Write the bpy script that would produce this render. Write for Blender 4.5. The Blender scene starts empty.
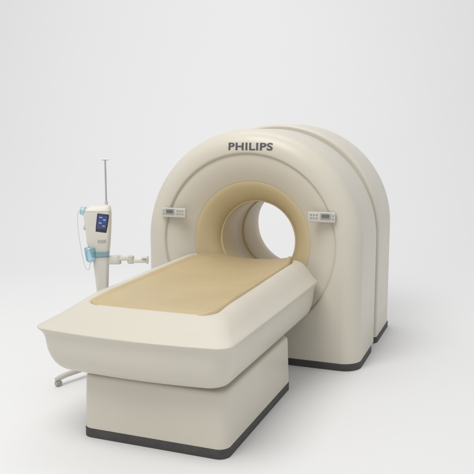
import bpy, bmesh, math
from mathutils import Vector, Matrix, noise
C = bpy.context.scene
col = C.collection
R = math.radians
PI = math.pi

# ------------------------------------------------------------------ materials
def mat(name, base, rough=0.5, var=0.06, scale=6.0, bump=0.0, bscale=180.0, metal=0.0, coat=0.0, trans=0.0):
    m = bpy.data.materials.new(name); m.use_nodes = True
    nt = m.node_tree; b = nt.nodes['Principled BSDF']
    tc = nt.nodes.new('ShaderNodeTexCoord')
    n = nt.nodes.new('ShaderNodeTexNoise'); n.inputs['Scale'].default_value = scale; n.inputs['Detail'].default_value = 5
    nt.links.new(tc.outputs['Object'], n.inputs['Vector'])
    r = nt.nodes.new('ShaderNodeValToRGB')
    r.color_ramp.elements[0].position = .3; r.color_ramp.elements[1].position = .7
    r.color_ramp.elements[0].color = (*[c*(1-var) for c in base], 1)
    r.color_ramp.elements[1].color = (*[min(1, c*(1+var)) for c in base], 1)
    nt.links.new(n.outputs['Fac'], r.inputs['Fac']); nt.links.new(r.outputs['Color'], b.inputs['Base Color'])
    # faint uneven sheen so the surfaces do not read as one flat coat
    n3 = nt.nodes.new('ShaderNodeTexNoise'); n3.inputs['Scale'].default_value = scale*2.3; n3.inputs['Detail'].default_value = 4
    nt.links.new(tc.outputs['Object'], n3.inputs['Vector'])
    mr = nt.nodes.new('ShaderNodeMapRange'); mr.inputs['To Min'].default_value = max(.03, rough-.06); mr.inputs['To Max'].default_value = rough+.06
    nt.links.new(n3.outputs['Fac'], mr.inputs['Value']); nt.links.new(mr.outputs['Result'], b.inputs['Roughness'])
    b.inputs['Metallic'].default_value = metal
    b.inputs['Coat Weight'].default_value = coat
    b.inputs['Transmission Weight'].default_value = trans
    if bump:
        n2 = nt.nodes.new('ShaderNodeTexNoise'); n2.inputs['Scale'].default_value = bscale; n2.inputs['Detail'].default_value = 2
        nt.links.new(tc.outputs['Object'], n2.inputs['Vector'])
        bp = nt.nodes.new('ShaderNodeBump'); bp.inputs['Strength'].default_value = bump; bp.inputs['Distance'].default_value = .002
        nt.links.new(n2.outputs['Fac'], bp.inputs['Height']); nt.links.new(bp.outputs['Normal'], b.inputs['Normal'])
    return m
M = dict(
    cream=mat('cream_enamel', (.608, .570, .487), .34, .014, 3, .06, 260),
    cream2=mat('cream_enamel_panel', (.598, .559, .475), .34, .014, 3, .06, 260),
    tan=mat('tan_vinyl', (.505, .40, .228), .45, .045, 3, .3, 220),
    liner=mat('tan_liner', (.585, .483, .295), .38, .02, 3, .1, 220),
    tube_liner=mat('pale_liner', (.61, .50, .295), .36, .02, 4, .1, 220),
    dark=mat('dark_plinth', (.05, .047, .045), .6, .15, 12, .2, 200),
    groove=mat('groove_grey', (.10, .094, .08), .7, .03),
    ink=mat('lettering_ink', (.085, .078, .085), .5, .05),
    grey=mat('grey_plastic', (.36, .35, .32), .4, .04),
    lgrey=mat('light_grey_plastic', (.55, .53, .475), .4, .03),
    lcd=mat('lcd_glass', (.14, .15, .15), .2, .1, 30),
    metal=mat('brushed_steel', (.55, .54, .52), .35, .05, 20, 0, 1, .9),
    white=mat('white_plastic', (.645, .62, .56), .35, .02),
    cyan=mat('clear_blue_plastic', (.50, .80, .92), .09, .04, 10, 0, 180, 0, .3, .7),
    black=mat('black_bezel', (.03, .03, .045), .25, .1),
    blue=mat('blue_screen', (.05, .06, .22), .15, .2, 40),
    cyn=mat('screen_cyan', (.16, .40, .65), .3, .1),
    grn=mat('screen_green', (.2, .5, .3), .3, .1),
    tube=mat('tubing_plastic', (.62, .74, .79), .15, .03, 10, 0, 180, 0, 0, .4),
    floor=mat('studio_white', (.765, .765, .765), .7, .006, .4, .05, 60),
)

# ------------------------------------------------------------------ helpers
def obj(name, bm, m, parent=None, sharp=32, loc=None):
    bmesh.ops.recalc_face_normals(bm, faces=bm.faces)
    me = bpy.data.meshes.new(name); bm.to_mesh(me); bm.free()
    for p in me.polygons: p.use_smooth = True
    me.set_sharp_from_angle(angle=R(sharp))
    me.materials.append(M[m])
    o = bpy.data.objects.new(name, me); col.objects.link(o)
    if parent: o.parent = parent
    if loc: o.location = loc
    return o
def thing(name, label, cat, loc=(0, 0, 0), rz=0):
    o = bpy.data.objects.new(name, None); col.objects.link(o)
    o.location = loc; o.rotation_euler = (0, 0, rz); o['label'] = label; o['category'] = cat
    o.empty_display_size = .1
    return o
def loft(bm, rings, closed=True, cap0=False, cap1=False):
    vs = [[bm.verts.new(p) for p in r] for r in rings]
    n = len(rings[0])
    for a, b in zip(vs[:-1], vs[1:]):
        for i in range(n if closed else n-1):
            j = (i+1) % n
            bm.faces.new((a[i], a[j], b[j], b[i]))
    if cap0: bm.faces.new(vs[0][::-1])
    if cap1: bm.faces.new(vs[-1])
    return vs
def rrect(hx, y0, y1, r, n=8, cx=0):
    pts = []
    for (sx, sy, a0) in ((1, 1, 0), (-1, 1, 90), (-1, 0, 180), (1, 0, 270)):
        x = cx+sx*(hx-r); y = (y1-r) if sy else (y0+r)
        for k in range(n+1):
            a = R(a0+90*k/n); pts.append((x+r*math.cos(a), y+r*math.sin(a)))
    return pts
def box(bm, c, s, bev=.004, rot=None, seg=2):
    g = bmesh.ops.create_cube(bm, size=1)
    vs = g['verts']
    for v in vs: v.co = Vector((v.co.x*s[0], v.co.y*s[1], v.co.z*s[2]))
    if bev:
        es = list({e for v in vs for e in v.link_edges})
        r = bmesh.ops.bevel(bm, geom=es, offset=bev, segments=seg, affect='EDGES', profile=.5)
        vs = list({v for f in r['faces'] for v in f.verts} | {v for v in vs if v.is_valid})
    for v in vs:
        p = v.co
        if rot: p = rot @ p
        v.co = p+Vector(c)
def tube(bm, pts, rad, n=10, caps=True):
    pts = [Vector(p) for p in pts]
    rads = rad if isinstance(rad, (list, tuple)) else [rad]*len(pts)
    rings = []; up = None
    for i, p in enumerate(pts):
        d = (pts[min(i+1, len(pts)-1)]-pts[max(i-1, 0)]).normalized()
        if up is None:
            up = d.orthogonal().normalized()
        up = (up-d*up.dot(d)).normalized(); s = d.cross(up)
        rings.append([p+(up*math.cos(2*PI*k/n)+s*math.sin(2*PI*k/n))*rads[i] for k in range(n)])
    loft(bm, rings, True, caps, caps)
def smooth_curve(ctrl, n=10):
    P = [Vector(p) for p in ctrl]; P = [P[0]]+P+[P[-1]]; out = []
    for i in range(1, len(P)-2):
        for k in range(n):
            t = k/n
            out.append(.5*((2*P[i])+(P[i+1]-P[i-1])*t+(2*P[i-1]-5*P[i]+4*P[i+1]-P[i+2])*t*t+(3*P[i]-P[i-1]-3*P[i+1]+P[i+2])*t**3))
    out.append(P[-2]); return out
def sstep(a, b, x):
    t = max(0, min(1, (x-a)/(b-a))); return t*t*(3-2*t)

# ------------------------------------------------------------------ setting
bm = bmesh.new()
prof = [(-16, 0), (0, 0), (4, 0)]
for k in range(1, 25):
    a = R(90*k/24); prof.append((4+6*math.sin(a), 6-6*math.cos(a)))
prof.append((10, 12))
ax = Vector((-.358, .934, 0)); rt = Vector((.934, .358, 0))
loft(bm, [[tuple(ax*y+rt*x+Vector((0, 0, z))) for x in (-20, 20)] for (y, z) in prof], False)
o = obj('floor', bm, 'floor', None, 60); o['kind'] = 'structure'; o['label'] = 'seamless pale grey studio floor sweeping up into the backdrop'; o['category'] = 'floor'

# ------------------------------------------------------------------ scanner gantry
BZ = 1.0
ZB = .06
scanner = thing('imaging_scanner', 'large cream ring-shaped medical scanner with tan bore and arched double housing', 'scanner')
N = 200
THS = [2*PI*k/N for k in range(N)]
def arch(W, zc, y):
    out = []
    for t in THS:
        c, s = math.cos(t), math.sin(t); best = 1e9
        d = zc-BZ; bq = s*d; disc = bq*bq-(d*d-W*W)
        rc = bq+math.sqrt(max(disc, 0))
        if BZ+rc*s >= zc-1e-9: best = rc
        else:
            if abs(c) > 1e-6: best = min(best, W/abs(c))
            if s < -1e-6: best = min(best, 1.6/(-s))
        out.append((best*c, y, max(ZB, BZ+best*s)))
    return out
def circ(r, y): return [(r*math.cos(t), y, BZ+r*math.sin(t)) for t in THS]
def housing(name, W, zc, y0, y1, f0, f1, rin0, rin1):
    bm = bmesh.new(); rings = []
    if rin0 > .6: rings += [circ(rin0-.012, y0+.045), circ(rin0-.010, y0+.026), circ(rin0-.007, y0+.012), circ(rin0, y0+.004), circ(rin0+.010, y0)]
    elif rin0: rings += [circ(rin0, y0+.04), circ(rin0, y0)]
    for k in range(13):
        a = R(90*k/12); rings.append(arch(W-f0*(1-math.sin(a)), zc, y0+f0*(1-math.cos(a))))
    for k in range(7):
        a = R(90*k/6); rings.append(arch(W-f1*(1-math.cos(a)), zc, y1-f1+f1*math.sin(a)))
    if rin1: rings += [circ(rin1, y1), circ(rin1, y1-.03)]
    loft(bm, rings, True)
    bmesh.ops.remove_doubles(bm, verts=bm.verts, dist=1e-5)
    return obj(name, bm, 'cream', scanner, 40)
W1 = .96
housing('front_housing', W1, 1.0, 0, .728, .15, .016, .766, .55)
housing('rear_housing', .958, 1.045, .862, 1.55, .028, .09, .55, .44)
bm = bmesh.new()
loft(bm, [arch(.80, 1.0, .69), arch(.80, 1.0, .89)]); bmesh.ops.remove_doubles(bm, verts=bm.verts, dist=1e-5); obj('neck', bm, 'groove', scanner)
for (W, y0, y1, r) in ((W1, .0, .728, .15), (.958, .862, 1.55, .06)):
    bm = bmesh.new(); p = rrect(W+.004, y0-.004, y1, r)
    p2 = rrect(W-.002, y0+.002, y1-.006, r)
    loft(bm, [[(x, y, 0) for x, y in p], [(x, y, .052) for x, y in p], [(x, y, .059) for x, y in p2]], True, True, True)
    obj('plinth', bm, 'dark', scanner)
bm = bmesh.new()
loft(bm, [circ(r, y) for r, y in ((.770, .033), (.752, .028), (.735, .027), (.715, .029), (.66, .044), (.59, .078), (.535, .110), (.524, .117), (.518, .126))])
obj('front_cover', bm, 'cream2', scanner, 50)
pr = [(.526, .124), (.519, .118), (.510, .1195), (.48, .136), (.442, .164), (.408, .197), (.38, .230), (.362, .262), (.354, .285), (.352, .31)]
bm = bmesh.new(); loft(bm, [circ(r, y) for r, y in pr]); obj('bore_funnel', bm, 'liner', scanner, 40)
pr = [(.356, .300), (.350, .293), (.342, .292), (.336, .297), (.334, .31), (.334, .62), (.336, .635), (.344, .65), (.346, .67), (.346, .80), (.344, .82), (.336, .835), (.334, .85), (.336, .95), (.35, 1.2), (.375, 1.36), (.41, 1.48), (.436, 1.54), (.446, 1.556), (.46, 1.552)]
bm = bmesh.new(); loft(bm, [circ(r, y) for r, y in pr]); obj('bore_tube', bm, 'tube_liner', scanner, 50)
cu = bpy.data.curves.new('lettering', 'FONT'); cu.body = 'PHILIPS'; cu.size = .09; cu.offset = .0024; cu.extrude = .0012; cu.space_character = 1.08
to = bpy.data.objects.new('lettering_curve', cu); col.objects.link(to)
bpy.context.view_layer.update()
me = bpy.data.meshes.new_from_object(to.evaluated_get(bpy.context.evaluated_depsgraph_get()))
bpy.data.objects.remove(to)
xs = [v.co.x for v in me.vertices]; ys = [v.co.y for v in me.vertices]
x0, x1, y0_, y1_ = min(xs), max(xs), min(ys), max(ys)
def face_y(x, z):
    r = math.hypot(x, z-1.0); i = r-(W1-.15)
    return 0 if i <= 0 else .15-math.sqrt(max(.15**2-i*i, 0))
for v in me.vertices:
    X = (v.co.x-(x0+x1)/2)/(x1-x0)*.385+.033; Z = (v.co.y-(y0_+y1_)/2)/(y1_-y0_)*.063+1.816
    v.co = Vector((X, face_y(X, Z)-.0016-v.co.z, Z))
me.materials.clear(); me.materials.append(M['ink'])
lo = bpy.data.objects.new('lettering', me); col.objects.link(lo); lo.parent = scanner; lo['label'] = 'dark capital lettering on the top of the arch'
for sx in (-1, 1):
    px = -.655 if sx < 0 else .648
    PZ = 1.245 if sx < 0 else 1.262
    bm = bmesh.new(); box(bm, (px, -.022, PZ), (.225, .026, .084), .008, seg=3); box(bm, (px, .008, PZ), (.12, .05, .05), .004)
    cp = obj('control_panel', bm, 'lgrey', scanner, 40)
    f = -.0355
    bm = bmesh.new(); box(bm, (px+.035*sx, f-.001, PZ+.008), (.085, .004, .050), .001); obj('display', bm, 'grey', cp)
    bm = bmesh.new(); box(bm, (px+.035*sx, f-.004, PZ+.011), (.062, .003, .028), .0008); obj('screen', bm, 'lcd', cp)
    for i in range(3):
        for j in range(2):
            bm = bmesh.new(); box(bm, (px+sx*(-.085+.024*i), f-.001, PZ-.008+.026*j), (.014, .004, .013), .001); obj('button', bm, 'grey', cp)
    for j in range(2):
        bm = bmesh.new(); box(bm, (px+sx*.095, f-.001, PZ-.01+.026*j), (.013, .004, .013), .001); obj('button', bm, 'grey', cp)

# ------------------------------------------------------------------ patient table
table = thing('patient_table', 'long cream patient table on a box pedestal, its tan pad leading into the scanner', 'table', (0, 0, 0))
YF = -.02
def shell_ring(z, hx, yn, r, bow, cx, rim):
    n = 13; pts = rrect(hx, yn, YF, r, 12, cx); out = []
    NS = 28
    for i, (x, y) in enumerate(pts):
        out.append((x, y))
        if i == 2*n-1:
            yb = pts[2*n][1]
            for k in range(1, NS): out.append((x, y+(yb-y)*k/NS))
        if i == 3*n-1:
            xb = pts[3*n][0]
            for k in range(1, 24): out.append((x+(xb-x)*k/24, y))
        if i == 4*n-1:
            yb = pts[0][1]
            for k in range(1, NS): out.append((x, y+(yb-y)*k/NS))
    res = []
    for x, y in out:
        u = (x-cx)/hx; far = y > YF-r-.001
        if far: y = YF-(YF-y)*.6
        else:
            w = max(0, min(1, (yn+.40-y)/.40)); y -= bow*(1-u*u)*w
        f = sstep(-1.82, -1.46, y)*sstep(.7, .97, abs(u))
        up = sstep(.70, .86, z)*.018*sstep(-1.6, -.2, y)*sstep(.6, .95, abs(u))
        zz = z+rim*f+up
        if far and abs(u) < .93: zz = min(zz, .842)     # open towards the bore
        res.append((x, y, zz))
    return res
bm = bmesh.new()
spec = []
for z, hx, yn, r, b, rim in (
    (.395, .43, -1.74, .06, .0, 0), (.446, .43, -1.74, .06, .0, 0), (.450, .51, -1.825, .08, .03, 0),
    (.453, .545, -1.858, .09, .04, 0), (.460, .565, -1.878, .095, .042, 0), (.476, .584, -1.897, .10, .046, 0), (.505, .601, -1.917, .10, .05, 0), (.545, .615, -1.936, .10, .055, 0), (.59, .625, -1.949, .10, .056, 0),
    (.63, .629, -1.955, .10, .056, 0), (.665, .631, -1.958, .095, .056, 0), (.695, .636, -1.964, .087, .056, 0), (.716, .644, -1.974, .079, .056, 0),
    (.729, .653, -1.984, .074, .056, 0), (.737, .656, -1.988, .072, .056, 0), (.742, .6555, -1.9875, .072, .056, 0), (.746, .652, -1.983, .073, .056, .0),
    (.756, .636, -1.963, .08, .055, .006), (.770, .614, -1.936, .088, .052, .013), (.786, .592, -1.908, .095, .047, .020), (.804, .568, -1.878, .10, .04, .027), (.822, .542, -1.846, .105, .03, .032), (.837, .517, -1.816, .105, .02, .034),
    (.847, .498, -1.796, .105, .015, .032), (.854, .481, -1.782, .10, .012, .029), (.859, .466, -1.771, .098, .01, .026), (.860, .457, -1.763, .096, .01, .023), (.859, .449, -1.757, .094, .01, .019), (.855, .442, -1.752, .092, .01, .012), (.825, .439, -1.750, .09, .01, 0)):
    spec.append(shell_ring(z, hx, yn, r, b, -.022*min(1, max(0, (.86-z)/.1))-.002 if z > .448 else .04, rim))
loft(bm, spec, True, True, True)
obj('tabletop_shell', bm, 'cream', table, 28)
bm = bmesh.new(); PX = .05
rings = []
for z, e in ((.061, 0), (.085, .0), (.385, -.008), (.402, -.011), (.411, -.018), (.414, -.03)):
    rings.append([(x, y, z) for x, y in rrect(.50+e, -1.828-e, -.50+e, .07, 8, PX)])
loft(bm, rings, True, True, True); obj('pedestal', bm, 'cream2', table, 40)
bm = bmesh.new()
rings = [[(x, y, z) for x, y in rrect(.502+e, -1.832-e, -.495+e, .07, 8, PX)] for z, e in ((0, 0), (.054, 0), (.062, -.006))]
loft(bm, rings, True, True, True); obj('plinth', bm, 'dark', table, 40)
# pad: dished soft cover with faint creases that rolls over at the near end
bm = bmesh.new(); rings = []
YN = -1.782
ys = [YN+d for d in (0, .001, .004, .010, .019, .030, .044, .060, .080, .105, .13, .155, .18, .205, .23, .255)]+[-1.5+.025*k for k in range(57)]+[-.06, .0, .05, .10, .15, .18, .195, .20]
NU = 90
for y in ys:
    hw = .443; pcx = .006*(1-sstep(-1.6, -1.0, y))
    t = y-YN
    if t < .105: hw = .443-.105*(1-math.sqrt(max(0, 1-((.105-t)/.1052)**2)))
    if y > -.25: hw = .443-.10*min(1, ((y+.25)/.45))**1.3
    drop = 0
    if t < .085: drop = .038*(1-math.sqrt(max(0, 1-((.085-t)/.0852)**2)))
    if y > .15: drop = .02*((y-.15)/.05)**2
    top = []
    dish = sstep(-1.74, -1.40, y)
    up = dish*.014+.014*sstep(-1.6, -.2, y)*(1-sstep(-.1, .2, y))
    for k in range(NU+1):
        u = math.sin(PI/2*(-1+2*k/NU)); au = abs(u)
        z = .869-.014*dish+(.008+.016*dish+up)*au**2.2
        if au > .88: z += .008*math.sin(PI*min(1, (au-.88)/.12))
        if au > .95: z -= .020*(1-math.sqrt(max(0, 1-((au-.95)/.05)**2)))
        k8 = 1-au**8
        z += .0035*noise.noise(Vector((hw*u*2.6, y*2.2, 4.2)))*k8
        rg = abs(noise.noise(Vector((hw*u*3.5+.6*y, y*6.0, 2.7))))
        z -= .0022*max(0, 1-rg/.12)*k8*dish*(1-sstep(-.3, .1, y))
        top.append((hw*u+pcx, y, z-drop))
    zb = .82
    rings.append(top+[(hw*.995+pcx, y, zb), (-hw*.995+pcx, y, zb)])
loft(bm, rings, True, True, True)
obj('pad', bm, 'tan', table, 60)

# ------------------------------------------------------------------ injector stand
inj = thing('contrast_injector', 'slim cream injector on a wheeled stand with small blue screen and clear blue fittings', 'injector', (-.98, -.70, 0), R(25))
def lrings(spec, n=8):
    return [[(x, y, z) for x, y in rrect(hx, y0, y1, r, n, cx)] for z, hx, y0, y1, r, cx in spec]
bm = bmesh.new()
loft(bm, lrings([(.10, .035, -.03, .03, .02, 0), (.5, .036, -.03, .03, .02, .01), (.62, .042, -.034, .034, .02, .010), (.8, .053, -.046, .04, .025, .008), (.90, .060, -.054, .046, .028, .005), (.955, .064, -.057, .048, .028, .003)]), True, True, True)
obj('column', bm, 'white', inj, 40)
bm = bmesh.new()
loft(bm, lrings([(.952, .056, -.05, .042, .025, .003), (.99, .070, -.062, .050, .026, .0), (1.03, .082, -.072, .056, .028, -.005), (1.07, .089, -.076, .060, .028, -.008), (1.12, .093, -.076, .062, .028, -.008), (1.16, .096, -.074, .062, .028, -.008), (1.22, .102, -.070, .062, .03, -.010), (1.29, .106, -.068, .06, .03, -.012), (1.312, .106, -.066, .059, .03, -.012), (1.314, .102, -.062, .055, .028, -.012), (1.319, .102, -.062, .055, .028, -.012), (1.321, .106, -.065, .058, .03, -.012), (1.345, .094, -.056, .05, .028, -.004), (1.362, .074, -.042, .038, .022, .006), (1.368, .045, -.024, .024, .014, .010)]), True, True, True)
hd = obj('head', bm, 'white', inj, 40)
rot = (Matrix.Rotation(R(-1), 4, 'X') @ Matrix.Rotation(R(8), 4, 'Y')).to_3x3()
SC = Vector((.028, -.0645, 1.228))
bm = bmesh.new(); box(bm, SC, (.092, .020, .150), .008, rot, 3); bz = obj('bezel', bm, 'black', inj)
bm = bmesh.new(); box(bm, SC+rot @ Vector((0, -.0095, .008)), (.070, .003, .106), .001, rot); sc = obj('screen', bm, 'blue', bz)
for dx, dz, w_, h_, m in ((-.014, .036, .026, .010, 'cyn'), (.016, .020, .022, .014, 'cyn'), (-.014, -.008, .024, .012, 'cyn'), (.016, -.028, .022, .009, 'grn')):
    bm = bmesh.new(); box(bm, SC+rot @ Vector((dx, -.0115, .008+dz)), (w_, .002, h_), .0004, rot); obj('readout', bm, m, sc)
bm = bmesh.new(); box(bm, (.022, -.076, 1.09), (.066, .010, .03), .004); obj('key_panel', bm, 'lgrey', hd)
for k in range(3):
    bm = bmesh.new(); tube(bm, [(.001+.021*k, -.080, 1.09), (.001+.021*k, -.0835, 1.09)], .007, 12); obj('key', bm, 'grey', hd)
bm = bmesh.new(); tube(bm, [(-.098, -.03, 1.19), (-.118, -.034, 1.19), (-.122, -.035, 1.19)], [.018, .018, .013], 16); obj('knob', bm, 'lgrey', hd)
bm = bmesh.new(); tube(bm, [(-.095, -.02, 1.315), (-.105, -.02, 1.317), (-.138, -.02, 1.323), (-.143, -.02, 1.324)], [.032, .036, .032, .026], 20); sy = obj('syringe', bm, 'cyan', inj)
bm = bmesh.new(); tube(bm, [(-.14, -.02, 1.324), (-.152, -.02, 1.326)], [.014, .010], 12); obj('nozzle', bm, 'white', sy)
# clear blue cup tucked against the lower left flank, held by a narrow band around the neck
bm = bmesh.new(); tube(bm, [(-.070, -.064, .918), (-.070, -.064, .925), (-.070, -.064, .94), (-.072, -.064, 1.00), (-.074, -.064, 1.03), (-.074, -.064, 1.037)], [.012, .026, .036, .042, .044, .038], 22)
cp2 = obj('cup', bm, 'cyan', inj)
bm = bmesh.new()
loft(bm, lrings([(.958, .062, -.060, .050, .028, .003), (.961, .070, -.067, .055, .03, .002), (.998, .076, -.071, .058, .03, .0), (1.001, .068, -.062, .05, .028, .0)]), True, True, True)
obj('collar', bm, 'cyan', inj, 40)
bm = bmesh.new(); tube(bm, smooth_curve([(-.150, -.02, 1.326), (-.166, -.03, 1.28), (-.158, -.05, 1.14), (-.138, -.06, 1.0), (-.115, -.07, .89), (-.088, -.075, .86), (-.070, -.066, .922)]), .0022, 6); obj('tubing', bm, 'tube', inj)
bm = bmesh.new(); tube(bm, [(.055, .02, 1.30), (.055, .02, 1.72)], .007, 10); pl = obj('pole', bm, 'metal', inj)
bm = bmesh.new(); tube(bm, [(.03, .02, 1.722), (.08, .02, 1.722)], .008, 8); obj('hook', bm, 'metal', pl)
bm = bmesh.new(); tube(bm, [(.055, .02, 1.355), (.055, .02, 1.39)], .013, 12); obj('collar_ring', bm, 'lgrey', pl)
bm = bmesh.new(); box(bm, (.10, -.01, .925), (.085, .055, .066), .010); box(bm, (.185, -.012, .938), (.12, .04, .034), .008); box(bm, (.295, -.01, .915), (.14, .036, .030), .008)
ar = obj('arm', bm, 'white', inj)
for px, pz0, pz1, rr in ((.14, .892, .962, .024), (.24, .895, .960, .027)):
    bm = bmesh.new(); tube(bm, [(px, -.01, pz0), (px, -.01, pz0+.005), (px, -.01, pz1-.005), (px, -.01, pz1)], [rr*.8, rr, rr, rr*.8], 16); obj('joint', bm, 'lgrey', ar)
bm = bmesh.new(); box(bm, (.372, -.01, .922), (.016, .075, .055), .005); box(bm, (.352, -.01, .937), (.05, .05, .012), .004); obj('end_plate', bm, 'lgrey', ar)
a0 = math.atan2(-.438, -.150)-R(25)
bm = bmesh.new(); tube(bm, [(0, 0, .05), (0, 0, .13)], [.06, .045], 16); obj('hub', bm, 'lgrey', inj)
for k in range(4):
    a = a0+k*PI/2; d = Vector((math.cos(a), math.sin(a), 0)); s = Vector((-d.y, d.x, 0))
    bm = bmesh.new(); tube(bm, [d*.04+Vector((0, 0, .085)), d*.37+Vector((0, 0, .072)), d*.44+Vector((0, 0, .063)), d*.47+Vector((0, 0, .060))], [.026, .021, .021, .013], 10)
    lg = obj('leg', bm, 'lgrey', inj)
    p = d*.445+Vector((0, 0, .025))
    bm = bmesh.new(); tube(bm, [p-s*.018, p-s*.015, p+s*.015, p+s*.018], [.017, .025, .025, .017], 16); obj('caster', bm, 'grey', lg)

# ------------------------------------------------------------------ light
w = bpy.data.worlds.new('World'); C.world = w; w.use_nodes = True
bg = w.node_tree.nodes['Background']; bg.inputs['Color'].default_value = (.985, .99, 1, 1); bg.inputs['Strength'].default_value = .72
def area(name, loc, target, size, power, color=(1, 1, 1)):
    l = bpy.data.lights.new(name, 'AREA'); l.shape = 'DISK'; l.size = size; l.energy = power; l.color = color
    o = bpy.data.objects.new(name, l); col.objects.link(o); o.location = loc
    o.rotation_euler = (Vector(target)-Vector(loc)).to_track_quat('-Z', 'Y').to_euler(); return o
area('softbox_front', (-.8, -4.4, 7.5), (-.1, -.3, .7), 4.5, 315, (1, .985, .955))
bt = ax*10+Vector((0, 0, 3.0)); bl = ax*2.5+Vector((0, 0, 9.5))
area('softbox_back', tuple(bl), tuple(bt), 7, 245)

# ------------------------------------------------------------------ camera
cam = bpy.data.cameras.new('camera'); co = bpy.data.objects.new('camera', cam); col.objects.link(co)
cam.sensor_width = 36; cam.lens = 54.4; cam.clip_end = 200
co.location = (2.051, -5.560, 1.95); co.rotation_euler = (R(81.5), 0, R(21))
C.camera = co
C.view_settings.view_transform = 'Standard'; C.view_settings.look = 'None'; C.view_settings.exposure = 0
